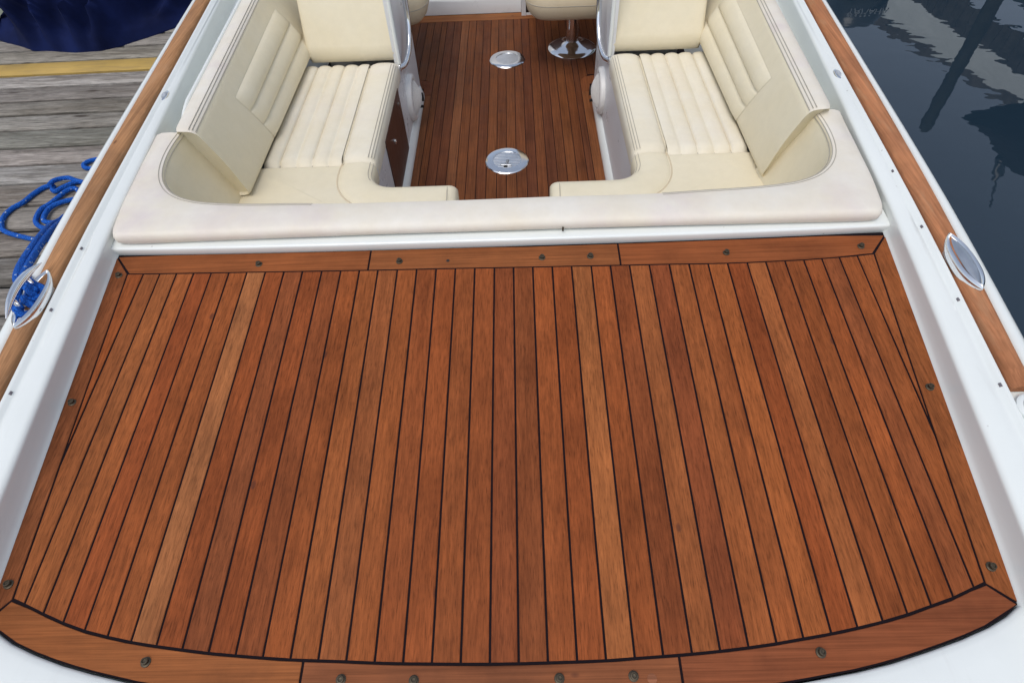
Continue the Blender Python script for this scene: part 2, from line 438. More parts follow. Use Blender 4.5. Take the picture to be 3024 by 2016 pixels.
# ---- foredeck: caulk bed, planks, margin boards
FAR = [(-.9237, 1.0931), (-.8796, 1.0923), (-.8353, 1.0915), (-.7898, 1.0908), (-.7429, 1.0899), (-.6958, 1.0891), (-.6482, 1.0883), (-.5994, 1.0875), (-.5501, 1.0866), (-.5013, 1.0858), (-.4507, 1.0849), (-.4008, 1.084), (-.352, 1.0832), (-.3038, 1.0824), (-.2531, 1.082), (-.2028, 1.0816), (-.1522, 1.0809), (-.1024, 1.0802), (-.052, 1.0795), (-.0015, 1.0788), (.0478, 1.0781), (.0972, 1.0774), (.1472, 1.0767), (.1967, 1.0761), (.2468, 1.0754), (.2958, 1.0747), (.3445, 1.074), (.3948, 1.0738), (.4455, 1.0732), (.4953, 1.0721), (.5435, 1.071), (.5925, 1.0705), (.6421, 1.0708), (.6893, 1.0718), (.7375, 1.0728), (.7855, 1.0738), (.8315, 1.0766), (.8763, 1.0793), (.9224, 1.0821)]
NEAR = [(-.8754, .2957), (-.8323, .2784), (-.7884, .2624), (-.7427, .2485), (-.6963, .2385), (-.6499, .2295), (-.6014, .2224), (-.5526, .2163), (-.5036, .2102), (-.4542, .206), (-.4044, .2018), (-.3547, .1983), (-.3051, .1964), (-.2554, .1943), (-.2051, .1916), (-.155, .1899), (-.1047, .1889), (-.0545, .1879), (-.0039, .1873), (.0463, .1873), (.0968, .1881), (.1473, .1888), (.1971, .1897), (.2469, .1927), (.2961, .1951), (.3461, .1979), (.3952, .2016), (.445, .2063), (.4945, .2118), (.5426, .2188), (.5928, .2256), (.6407, .234), (.6876, .2429), (.7346, .2539), (.7812, .2675), (.8253, .2791), (.8682, .296)]
LIF, RIF, LIN, RIN = (-.967, 1.0945), (.967, 1.088), (-.902, .305), (.891, .304)
LOF, ROF = (-1.0165, 1.156), (1.0165, 1.150)
LON, RON = (-.934, .268), (.932, .268)
NEARC = [LIN]+NEAR+[RIN]; FARC = [LIF]+FAR+[RIF]
ny_in = lambda x: interp(NEARC, x); fy_in = lambda x: interp(FARC, x)
OUTN = [(-.934, .268), (-.895, .246), (-.867, .232), (-.817, .214), (-.76, .197), (-.7, .183), (-.62, .167), (-.52, .153), (-.4, .142), (-.25, .133), (0, .128), (.25, .133), (.4, .143), (.5, .153), (.618, .170), (.68, .182), (.744, .198), (.81, .216), (.867, .235), (.904, .251), (.932, .268)]
ny_out = lambda x: interp(OUTN, x)
fy_out = lambda x: 1.150 + .008*abs(x)**2 + (.003 if x < 0 else 0)
bed = MB()
out = [p for p in OUTN] + [(ROF[0], ROF[1]+.01), (0, 1.16), (LOF[0], LOF[1]+.01)]
bed.prism(out, -.03, -.0018, 0, dz_)
foredeck = bed.build('foredeck', M['caulk'], boat)
def clip(poly, a, b):
    """keep the part of poly left of the line a->b"""
    res = []; sd_ = lambda p: (b[0]-a[0])*(p[1]-a[1])-(b[1]-a[1])*(p[0]-a[0])
    for i in range(len(poly)):
        p, q = poly[i-1], poly[i]; u, v = sd_(p), sd_(q)
        if (u >= 0) != (v >= 0): t = u/(u-v); res.append((p[0]+(q[0]-p[0])*t, p[1]+(q[1]-p[1])*t))
        if v >= 0: res.append(q)
    return res
TONES = [(0.274, 0.081, 0.0232), (0.252, 0.072, 0.0211), (0.297, 0.092, 0.0267), (0.230, 0.065, 0.0206), (0.280, 0.079, 0.0219), (0.263, 0.070, 0.0198), (0.241, 0.073, 0.0241)]
SPEC = {7: (.335, .128, .044), 77: (0.386, 0.149, 0.0413), 24: (0.336, 0.116, 0.0344), 31: (0.319, 0.097, 0.0267), 33: (0.314, 0.103, 0.0310), 28: (0.224, 0.063, 0.0215), 27: (0.297, 0.095, 0.0292), 21: (.235, .070, .0225), 14: (.275, .090, .028), 1: (0.269, 0.090, 0.0275), 2: (0.280, 0.094, 0.0284)}
G = .0021
LN = [None, ((-.8796, 1.0923), (-.923, .51))] + [(FAR[k], NEAR[k-1]) for k in range(1, 38)] + [((.9224, 1.0821), (.918, .583))]
lines = [None] + [((FAR[0]), (-.9235, .51))] + [(FAR[k], NEAR[k-1]) for k in range(1, 38)] + [(FAR[38], (.9185, .583))] + [None]
def xat(line, y):
    (x0, y0), (x1, y1) = line; return x0+(x1-x0)*(y-y0)/(y1-y0)
last = -1
for k in range(40):
    a, b = lines[k], lines[k+1]
    xl = (lambda y: xat(a, y)+G) if a else (lambda y: -1.1)
    xr = (lambda y: xat(b, y)-G) if b else (lambda y: 1.1)
    yb, yt = .1, 1.2
    P = [(xl(yb), yb), (xr(yb), yb), (xr(yt), yt), (xl(yt), yt)]
    ia = (LIN[0]+G, LIN[1]); ib = (LIF[0]+G, LIF[1]); P = clip(P, (RIN[0]-G, RIN[1]), (RIF[0]-G, RIF[1])); P = clip(P, ib, ia)
    xm0 = max(-.9, min(.89, (xl(.25)+xr(.25))/2)); e = .03
    P = clip(P, (xm0-e, ny_in(xm0-e)+G*1.2), (xm0+e, ny_in(xm0+e)+G*1.2))
    xm1 = max(-.93, min(.93, (xl(1.09)+xr(1.09))/2)); P = clip(P, (xm1+e, fy_in(xm1+e)-G), (xm1-e, fy_in(xm1-e)-G))
    if len(P) < 3: continue
    Q = []
    for p in P:
        if not Q or (Vector(p)-Vector(Q[-1])).length > .002: Q.append(p)
    m = MB(); m.prism(Q, -.02, random.uniform(-.0003, .0004), .0009, dz_)
    o = m.build('plank', M['teak_y'], foredeck, 0)
    c = TONES[random.choice([i for i in range(len(TONES)) if i != last])]; last = TONES.index(c)
    c = jit(SPEC.get(k, c), .035); o.color = (.90*c[0], .85*c[1], .88*c[2], 1)
def margin(pts, mat, col):
    col = (.88*col[0], .86*col[1], .70*col[2])
    m = MB(); m.prism(pts, -.02, .0003, .0009, dz_); o = m.build('margin_board', mat, foredeck, 0); o.color = (*col, 1)
def strip(x0, x1, lo, hi, n=10, e0=None, e1=None):
    xs_ = [x0+(x1-x0)*k/n for k in range(n+1)]
    a = [(x, lo(x)) for x in xs_]; b = [(x, hi(x)) for x in xs_]
    if e0: a[0] = (e0[0][0], e0[0][1]); b[0] = (e0[1][0], e0[1][1])
    if e1: a[-1] = (e1[0][0], e1[0][1]); b[-1] = (e1[1][0], e1[1][1])
    return a+b[::-1]
flo = lambda x: fy_in(max(-.967, min(.967, x)))+G; fhi = lambda x: fy_out(x)-.004
g2 = G*1.1
margin(strip(-.94, -.330-g2, flo, fhi, 8, ((-.965+g2, LIF[1]+G), (-1.012, 1.1535))), M['teak_x'], (.27, .085, .034))
margin(strip(-.330+g2, .3225-g2, flo, fhi, 8), M['teak_x'], (.26, .088, .037))
margin(strip(.3225+g2, .94, flo, fhi, 8, None, ((.965-g2, RIF[1]+G), (1.012, 1.1475))), M['teak_x'], (.27, .082, .034))
nlo = lambda x: ny_out(x)+.003; nhi = lambda x: ny_in(max(-.902, min(.891, x)))-G*1.3
margin(strip(-.90, -.331-g2, nlo, nhi, 14, ((-.930, .2675), (-.902, .3005))), M['teak_x'], (.28, .095, .038))
margin(strip(-.331+g2, .323-g2, nlo, nhi, 12), M['teak_x'], (.235, .080, .040))
margin(strip(.323+g2, .90, nlo, nhi, 14, None, ((.929, .2675), (.891, .2995))), M['teak_x'], (.235, .072, .036))
def side(s, i0, i1, o0, o1, col):
    n = 8; a = []; b = []
    for k in range(n+1):
        t = k/n; a.append((i0[0]+(i1[0]-i0[0])*t + s*G, i0[1]+(i1[1]-i0[1])*t)); y = o0[1]+(o1[1]-o0[1])*t; b.append((s*(xd(y)-.001), y))
    b[0] = o0; b[-1] = o1
    margin(a+b[::-1], M['teak_y'], col)
side(-1, (LIN[0], LIN[1]), (LIF[0], LIF[1]), (-.934, .2725), (-1.0165, 1.152), (.245, .080, .036))
side(1, (RIN[0], RIN[1]), (RIF[0], RIF[1]), (.933, .2725), (1.0165, 1.146), (.27, .085, .033))
# snap fasteners
stud0 = None
for i, (x, y) in enumerate([(-.622, 1.113), (-.987, 1.089), (-.25, 1.108), (.122, 1.106), (.247, 1.106), (.596, 1.104), (.941, 1.112), (-.958, .717), (-.921, .331), (.951, .702), (.913, .331), (-.611, .198), (-.26, .167), (-.134, .164), (.115, .164), (.241, .166), (.565, .197)]):
    if stud0 is None:
        m = MB(); m.disc((0, 0, 0), [(.0088, -.002), (.0088, .0012), (.0075, .0022), (.0056, .0024), (.0052, .0055), (.0062, .0072), (.0058, .0085), (.0040, .0088), (.0032, .0070), (.0004, .0066)], 16)
        o = stud0 = m.build('snap_stud', M['bronze'], foredeck)
        m = MB(); m.disc((0, 0, 0), [(.0034, .0068), (.0034, .0074), (.0003, .0074)], 10); core0 = m.build('stud_hole', M['dark'], None)
    else:
        o = stud0.copy(); COL.objects.link(o)
    o.location = (x, y, dz_(x, y)+.0004); o.rotation_euler = (R(5), 0, random.uniform(0, 3))
bpy.data.objects.remove(core0)
m = MB(); m.disc((0, 0, 0), [(.0045, .0004), (.0042, .0007), (.0004, .0007)], 12); o = m.build('stud_hole', M['dark'], foredeck); o.location = (-.123, 1.106, dz_(0, 1.106)+.0004); o.rotation_euler = (R(5), 0, 0)
m = MB(); m.disc((0, 0, 0), [(.0085, .0002), (.0083, .0006), (.0004, .0006)], 18); o = m.build('wood_plug', M['teak_x'], foredeck); o.location = (.272, .162, dz_(0, .162)+.0004); o.color = (.36, .14, .07, 1)

# white bow deck in front of the teak
rows = []
for j, (dy, dzz) in enumerate([(0, -.012), (.001, .001), (.006, .0045), (.016, .0065), (.045, .008), (.10, .008), (.2, .004), (.4, -.01), (.7, -.04), (1.1, -.11)]):
    row = []
    for x, y in [(-1.05, .315)]+OUTN+[(1.05, .315)]:
        yy = y-.0025-dy*(1 - .1*abs(x)); kx = 1 if abs(x) < 1 else 1.0
        row.append((x*(1-.25*max(0, dy-.1)), yy, T5*y + dzz))
    rows.append(row)
m = MB(); m.grid(rows); m.build('bow_deck', M['gelcoat'], boat, 60)

# moulding under the bench cushion
def ym(x): return 1.149+.010*abs(x)**3
rows = []
for k in range(41):
    x = -1.024+2.048*k/40; y = ym(x)
    ex = max(0, abs(x)-.99)/.034
    top = .132 - .010*ex; yy = y + .0*ex
    rows.append([(x*.988, y+.02, .085), (x, y+.0055, .094), (x, y+.003, .097), (x, y-.0002, .119), (x, y+.0005, .1225), (x, y+.003, .1248), (x, y+.007, .1256), (x, y+.028, .1275), (x, y+.05, .129), (x, y+.09, .129)])
m = MB(); m.grid(rows); m.poly(rows[0]); m.poly(rows[-1]); m.build('bench_moulding', M['gelcoat'], boat, 60)
m = MB(); m.box((-1.0, 1.2, -.5), (1.0, 1.24, .12)); m.build('bulkhead', M['gelcoat_in'], boat)

# ---- cockpit sole
SZ = -.5
m = MB(); m.box((-1.05, 1.25, SZ-.05), (1.05, 4.2, SZ-.0022)); sole = m.build('cockpit_sole', M['caulk'], boat)
SX = [-.403, -.369, -.322, -.276, -.229, -.182, -.135, -.088, -.040, .006, .054, .102, .149, .197, .244, .289, .336, .383, .415]
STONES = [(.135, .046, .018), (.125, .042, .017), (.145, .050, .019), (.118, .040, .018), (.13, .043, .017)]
def splank(pts, col=None, mat='teak_y', name='plank'):
    m = MB(); m.prism(pts, SZ-.02, SZ+random.uniform(-.0004, .0005), .0008)
    o = m.build(name, M[mat], sole, 0); o.color = (*jit(col or random.choice(STONES), .06), 1)
g = .0014
for a, b in zip(SX, SX[1:]):
    col = (.175, .066, .029) if abs(a+.276) < .01 else None
    splank([(a+g, 1.3), (b-g, 1.3), (b-g, 3.94), (a+g, 3.94)], col)
ML, MR = -.4515, .4655
# side margins, their rounded aft ends and the short planks beyond
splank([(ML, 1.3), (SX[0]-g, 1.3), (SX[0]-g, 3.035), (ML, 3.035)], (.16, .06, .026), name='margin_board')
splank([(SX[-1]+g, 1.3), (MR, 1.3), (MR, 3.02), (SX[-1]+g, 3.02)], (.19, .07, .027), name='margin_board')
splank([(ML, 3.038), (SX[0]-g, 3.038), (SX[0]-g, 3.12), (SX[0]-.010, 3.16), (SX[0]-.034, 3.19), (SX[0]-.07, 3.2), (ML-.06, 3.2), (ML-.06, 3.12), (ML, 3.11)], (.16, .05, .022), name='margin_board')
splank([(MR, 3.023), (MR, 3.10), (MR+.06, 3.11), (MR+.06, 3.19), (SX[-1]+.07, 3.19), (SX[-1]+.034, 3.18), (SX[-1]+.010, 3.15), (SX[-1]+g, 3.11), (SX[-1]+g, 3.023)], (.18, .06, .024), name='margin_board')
for s, x0 in ((-1, SX[0]), (1, SX[-1])):
    for k in range(12):
        a, b = x0+s*.047*k, x0+s*.047*(k+1)
        lo, hi = min(a, b)+g, max(a, b)-g
        if k:
            splank([(lo, 3.203), (hi, 3.203), (hi, 3.94), (lo, 3.94)]); continue
        dy = 0 if s < 0 else -.01
        curve = [(x0+s*g, 3.123+dy), (x0+s*.012, 3.163+dy), (x0+s*.0355, 3.193+dy), (x0+s*(.047-g), 3.200+dy)]
        splank(curve+[(x0+s*(.047-g), 3.94), (x0+s*g, 3.94)])
splank([(-1.0, 3.943), (1.0, 3.943), (1.0, 4.035), (-1.0, 4.035)], (.24, .095, .036), 'teak_x', 'margin_board')

# deck plates in the sole
def deck_plate(x, y, latch):
    m = MB(); m.disc((0, 0, 0), [(.104, 0), (.104, .002), (.1, .0055), (.088, .0078), (.068, .0085), (.0675, .0062), (.0005, .0062)], 48)
    p = m.build('deck_plate', M['chrome'], boat, 30); p.location = (x, y, SZ)
    m = MB()
    for k in range(11):
        v = -.06+.012*k; h = math.sqrt(max(0, .0655**2-v*v))
        if h < .01: continue
        m.prism([(-h, v-.0036), (h, v-.0036), (h, v+.0036), (-h, v+.0036)], .0055, .0074, .0022)
    m.build('grille', M['steel'], p)
    if latch:
        m = MB(); m.prism(round_poly([(-.03, -.045), (.022, -.05), (.022, -.040), (.003, -.038), (.012, -.006), (-.001, -.004), (-.009, -.036), (-.03, -.034)], .002, 2), .008, .0135, .002)
        m.build('latch', M['steel'], p)
        m = MB(); m.prism([(-.016, -.058), (.002, -.06), (.003, -.05), (-.014, -.048)], .0079, .0095); m.build('latch_slot', M['dark'], p)
    return p
deck_plate(.009, 2.405, True); deck_plate(.013, 3.405, False)

# ---- consoles / seat bases along the aisle
CX = .0115
WALL = {-1: -.462, 1: .485}
for s in (-1, 1):
    x = WALL[s]; X = lambda d: x+s*d
    m = MB()
    # low wall under the seat, tall aft part behind the back cushion
    prof = [(1.3, SZ), (3.07, SZ), (3.07, .28), (3.03, .34), (2.70, .36), (2.615, .36), (2.615, -.12), (2.56, -.14), (1.3, -.14)]
    a = [(X(0), y, z) for y, z in prof]; b = [(X(.02), y, z) for y, z in prof]
    m.loft([a, b], False)
    wall = m.build('console', M['gelcoat_in'], boat, 30)
    m = MB(); m.box((min(X(.02), s*.85), 2.86, SZ), (max(X(.02), s*.85), 3.05, .36)); m.build('console_body', M['gelcoat_in'], wall)
    # rounded white edge post
    m = MB(); m.tube([(X(-.002), 2.612, -.115), (X(-.003), 2.625, .36)], .009, 10); m.build('edge_trim', M['gelcoat'], wall)
    # toe kick along the sole
    rows = []
    for y in [1.3, 2.0, 2.6, 3.0, 3.04, 3.06]:
        e = {3.04: .006, 3.06: .018}.get(y, 0)
        rows.append([(X(-.024+e), y, SZ), (X(-.026+e), y, SZ+.010), (X(-.020+e), y, SZ+.026), (X(-.006+e*.2), y, SZ+.044), (X(.003), y, SZ+.05)])
    m = MB(); m.grid(rows); m.poly(rows[-1]); m.build('toe_kick', M['gelcoat'], boat, 60)
    m = MB(); m.box((min(X(0), X(.5)), 1.26, SZ), (max(X(0), X(.5)), 1.64, -.2)); m.build('seat_base', M['gelcoat_in'], boat)
    # arm base that narrows the aisle
    m = MB(); m.box((min(X(-.29), X(.01)), 1.26, SZ), (max(X(-.29), X(.01)), 1.66, -.2)); m.build('seat_base', M['gelcoat_in'], boat)
    # speaker
    ax = 'x' if s < 0 else '-x'
    yc, zc = (2.735, -.345) if s < 0 else (2.735, -.345)
    m = MB(); m.disc((x, yc, zc), [(.108, 0), (.108, .016), (.103, .022), (.090, .025), (.082, .021), (.081, .010), (.0005, .010)], 40, ax)
    sp = m.build('speaker', M['speaker'], boat, 45)
    m = MB()
    for k in range(9):
        v = -.066+.0165*k; h = math.sqrt(max(1e-4, .078**2-v*v)); d0, d1 = .008, .028+.008*(1-(v/.08)**2)
        rings = []
        for q_ in range(9):
            zz = -h+2*h*q_/8; d1 = .022+.034*max(0, 1-(v*v+zz*zz)/.0064)
            rings.append([(X(-d), yc+v+o_, zc+zz) for o_, d in ((-.0046, d1-.014), (.0046, d1-.014), (.0022, d1), (-.0022, d1))])
        m.loft(rings, False)
    m.build('grille', M['speaker'], sp, 30)
    m = MB(); m.disc((x, yc, zc), [(.0805, .009), (.078, .012), (.06, .020), (.03, .028), (.0005, .030)], 32, ax); m.build('cone', M['cone'], sp)
    m = MB(); m.disc((X(-.0125), yc+.040, zc-.02), [(.015, 0), (.015, .046), (.0004, .046)], 16, ax, .7, 1.5); m.build('tweeter_hole', M['dark'], sp)
    m = MB(); m.disc((X(-.0125), yc+.005, zc-.05), [(.006, 0), (.006, .046), (.0004, .046)], 12, ax, .6, 1.3); m.build('badge', M['dark'], sp)
    # grab rail
    k = 1 if s < 0 else 1
    pts = smooth_path([(X(.004), 2.61, -.135), (X(-.02), 2.655, -.135), (X(-.034), 2.74, -.10), (X(-.038), 2.80, -.02), (X(-.038), 2.815, .10), (X(-.036), 2.81, .25), (X(-.034), 2.80, .42), (X(-.02), 2.78, .5), (X(.02), 2.76, .52)], 6)
    m = MB(); m.tube(pts, .0125, 14); m.build('grab_rail', M['chrome'], boat)
    m = MB(); m.disc((X(.0), 2.625, -.135), [(.022, 0), (.022, .003), (.016, .006), (.0005, .007)], 18, ax); m.build('rail_flange', M['chrome'], boat)
    if s < 0:
        m = MB(); m.box((x-.004, 2.05, -.447), (x+.0045, 2.462, -.15)); m.build('locker_door', M['door'], wall)
        m = MB(); m.disc((x+.0045, 2.20, -.245), [(.012, 0), (.012, .004), (.008, .007), (.0004, .008)], 14, 'x', .6, 1.0); m.build('latch', M['chrome'], wall)
        m = MB(); m.disc((x+.0045, 2.415, -.205), [(.006, 0), (.006, .004), (.0004, .005)], 10, 'x', .8, 2.4); m.build('hinge', M['chrome'], wall)

# ---- aft threshold and step
rows = []
for x in [-.9, -.58, -.3, 0, .105]:
    rows.append([(x, 4.04, SZ), (x, 4.042, SZ+.075), (x, 4.05, SZ+.088), (x, 4.065, SZ+.094), (x, 4.11, SZ+.1), (x, 4.125, SZ+.105), (x, 4.13, SZ+.12), (x, 4.14, SZ+.30), (x, 4.2, SZ+.6)])
m = MB(); m.grid(rows); m.poly(rows[-1]); m.poly(rows[0]); m.build('transom_step', M['gelcoat_in'], boat, 50)
m = MB(); m.box((.107, 3.985, SZ), (.135, 4.16, SZ+.5), .004); m.build('step_post', M['gelcoat_in'], boat)
m = MB(); m.box((.137, 3.99, SZ+.0), (1.0, 4.0, SZ+.012)); m.build('step_sill', M['gelcoat_in'], boat)
m = MB(); m.box((.137, 4.05, SZ), (1.0, 4.1, SZ+.5)); m.build('locker_panel', M['door'], boat)

# ---- cleats, lights, clips, rail bases
def crescent(t, L, W):
    """half width of the pointed oval ring at t in -1..1"""
    return W*max(0, 1-abs(t)**2.6)**.85
def gunwale_frame(s, yc):
    dx = (xt(yc+.1)-xt(yc-.1))/.2; return Vector((s*(xt(yc)+tw(yc)*.52), yc, gz(yc)+.011)), Vector((s*dx, 1, 0)).normalized()
def cleat(s, yc, raised):
    c, d = gunwale_frame(s, yc); n = Vector((d.y, -d.x, 0))*s      # n points outboard
    L, W = .094, .0275
    P = lambda t, q, z: tuple(c + d*(L*t) + n*q + Vector((0, 0, z)))
    rows_o = []; N = 25
    m = MB()
    # base ring: a closed band
    ring = []
    for k in range(2*N):
        a = 2*math.pi*k/(2*N); t = math.cos(a); sgn = 1 if math.sin(a) >= 0 else -1
        ring.append((t, sgn*crescent(t, L, W)))
    rings = [[P(t*1.0, q, -.012) for t, q in ring], [P(t, q, .002) for t, q in ring], [P(t*.975, q*.93, .0075) for t, q in ring], [P(t*.92, q*.78, .0105) for t, q in ring], [P(t*.86, q*.62, .0080) for t, q in ring], [P(t*.83, q*.55, .002) for t, q in ring], [P(t*.83, q*.54, -.008) for t, q in ring]]
    m.grid(rings, True, True); m.poly(rings[-1])
    base = m.build('cleat', M['chrome'], boat, 50)
    m = MB(); m.poly([P(t*.83, q*.54, -.002) for t, q in ring]); m.build('recess', M['rail_teak'] if raised else M['dark'], base)
    # horn: tapered bar, up on two stems when open, seated in the ring when closed
    rings = []; zr = .043 if raised else .003
    for k in range(17):
        t = -1+2*k/16; w_ = (.0135 if not raised else .0075)*(1-abs(t)**2.4)+.0012; h = (.0095 if raised else .006)*(1-abs(t)**2.4)+.001
        q0 = .009*(1-abs(t)**2) if raised else .006*(1-abs(t)**2)
        bend = -.012*abs(t)**2 if raised else 0
        TT = t*(.96 if raised else .83)
        rings.append([P(TT, q0+w_*math.cos(a), zr+bend+h*math.sin(a)) for a in [2*math.pi*j/10 for j in range(10)]])
    m = MB(); m.loft(rings); h_ = m.build('horn', M['chrome'] if raised else M['steel'], base)
    if raised:
        for t in (-.36, .36):
            m = MB(); m.tube([P(t, .009, -.004), P(t, .010, .040)], .0065, 10); m.build('stem', M['chrome'], base)
    return base
cleat(-1, .947, True); cleat(1, .978, False)
for s, y in ((-1, 1.855), (1, 1.835)):
    x = xs(y)+.024; zl = zs(y)-.0005
    m = MB(); m.disc((s*x, y, zl), [(.022, -.004), (.0215, .003), (.019, .0055), (.0155, .006), (.015, .0045), (.0004, .0045)], 30, 'z', .62, 1.6, 0)
    lt = m.build('deck_light', M['chrome'], boat, 40)
    m = MB(); m.disc((s*x, y, zl), [(.0145, .0045), (.013, .0075), (.007, .0098), (.0004, .0105)], 24, 'z', .62, 1.6); m.build('lens', M['lens'], lt)
for s, yl in ((-1, (1.125, .925, .70)), (1, (1.325, 1.11, .88, .66))):
    for y in yl:
        x = s*(xt(y)-.013); GZ = gz(y)
        m = MB(); m.box((x-.0016, y-.0045, GZ-.014), (x+.0016, y+.0035, GZ-.0016), .0005); m.build('snap_clip', M['clip'], boat)
    y = .600; x = s*(xt(y)+.036); GZ = gz(y)
    m = MB(); m.disc((x, y, GZ-.003), [(.040, -.01), (.040, .003), (.036, .006), (.030, .006), (.0295, .004), (.0004, .004)], 32); b_ = m.build('rail_base', M['gelcoat'], boat)
    m = MB(); m.disc((x, y, GZ), [(.029, 0), (.029, .006), (.026, .010), (.021, .011), (.020, .004), (.0004, .004)], 32); m.build('rim', M['chrome'], b_)
    m = MB(); m.disc((x, y, GZ), [(.012, .004), (.012, .02), (.006, .024), (.0004, .024)], 20); m.build('socket', M['black_plastic'], b_)

# cream liner lip beside the backrests
for s in (-1, 1):
    rows = []
    for k in range(24):
        y = 1.74+k*.055; u = us(y)+.074+.013; e = .03*max(0, 1-k/1.5)
        rows.append([(s*(u-.004), y, .05), (s*(u-.002), y, .150-e), (s*(u+.004), y, .160-e), (s*(u+.013), y, .160-e), (s*(u+.019), y, .152-e), (s*(u+.021), y, .135-e), (s*(u+.03), y, .02)])
    m = MB(); m.grid(rows); m.poly(rows[0]); m.build('liner_lip', M['gelcoat'], boat, 60)

# ================================================================ cushions
ZT = .166
half_I = [(-.972, 1.64), (-.976, 1.585), (-.974, 1.52), (-.964, 1.46), (-.945, 1.408), (-.916, 1.364), (-.880, 1.332), (-.838, 1.311), (-.785, 1.297), (-.69, 1.286), (-.55, 1.279), (-.42, 1.274), (-.25, 1.273), (-.1, 1.273)]
half_O = [(-1.062, 1.64), (-1.056, 1.58), (-1.050, 1.50), (-1.040, 1.40), (-1.030, 1.31), (-1.018, 1.23), (-1.011, 1.195), (-.999, 1.174), (-.970, 1.166), (-.80, 1.166), (-.60, 1.167), (-.42, 1.168), (-.25, 1.169), (-.1, 1.169)]
def both(h): return h + [(-x, y) for x, y in h[::-1]]
def sp2(h): return [(p[0], p[1]) for p in smooth_path([(x, y, 0) for x, y in both(h)], 4)]
PI_, PO = sp2(half_I), sp2(half_O); OFF = -.006
bol = MB(); rings = []; inner = []; st = [[], [], []]
for i, (I, O) in enumerate(zip(PI_, PO)):
    I, O = Vector((I[0]+OFF, I[1])), Vector((O[0]+OFF, O[1])); n = (O-I); n.normalize()
    # true inward normal of the inner curve
    a, b = PI_[max(0, i-1)], PI_[min(len(PI_)-1, i+1)]; tdir = Vector((b[0]-a[0], b[1]-a[1])).normalized(); nin = Vector((-tdir.y, tdir.x))
    if nin.dot(n) > 0: nin = -nin
    wob = .0025*noise.noise((O.x*5, 3.1, 0)); top = ZT+.003*noise.noise((O.x*3, O.y*3, 9.0))
    q = lambda p, z: (p.x, p.y, z)
    V = [q(I+nin*.075, -.12), q(I+nin*.038, .02), q(I+nin*.010, .11), q(I+nin*.0035, .148), q(I-nin*.003, top-.003), q(I-nin*.012, top)]
    inner.append(V[:5])
    V = V[4:] + [q(I*.65+O*.35, top+.003), q(I*.3+O*.7, top+.002), q(O-n*.022, top), q(O-n*.011, top-.003), q(O-n*.004, top-.009), q(O+n*wob, top-.018), q(O-n*.002, .138+wob*.6), q(O-n*.010, .1300), q(I+n*.01, .130), q(I-nin*.002, .132)]
    rings.append(V)
    st[0].append(q(I+nin*.0012, .1570)); st[1].append(q(I-nin*.0040, top-.0022)); st[2].append(q(I-nin*.0125, top+.0003))
bol.loft(rings, True, True)
bolster = tag(bol.build('bolster_cushion', M['cream_top'], None, 55), 'long curved cream bolster cushion along the aft edge of the teak foredeck', 'cushion')
inner.insert(0, [(p[0]+.004*(1 if p[0] < 0 else -1), p[1]+.09, p[2]) for p in inner[0]]); inner.append([(p[0]-.004, p[1]+.09, p[2]) for p in inner[-1]])
m = MB(); m.grid(inner); m.build('inner_panel', M['cream'], bolster, 60)
n_ = len(PI_)
for lo, hi in ((0, int(n_*.40)), (int(n_*.60), n_)):
    m = MB()
    for l in st: m.tube(l[lo:hi], .0013, 5)
    m.build('stitching', M['stitch'], bolster)
m = MB(); m.box((.176, 1.1625, .136), (.1805, 1.1668, .147)); m.build('snap_tab', M['bronze'], bolster)

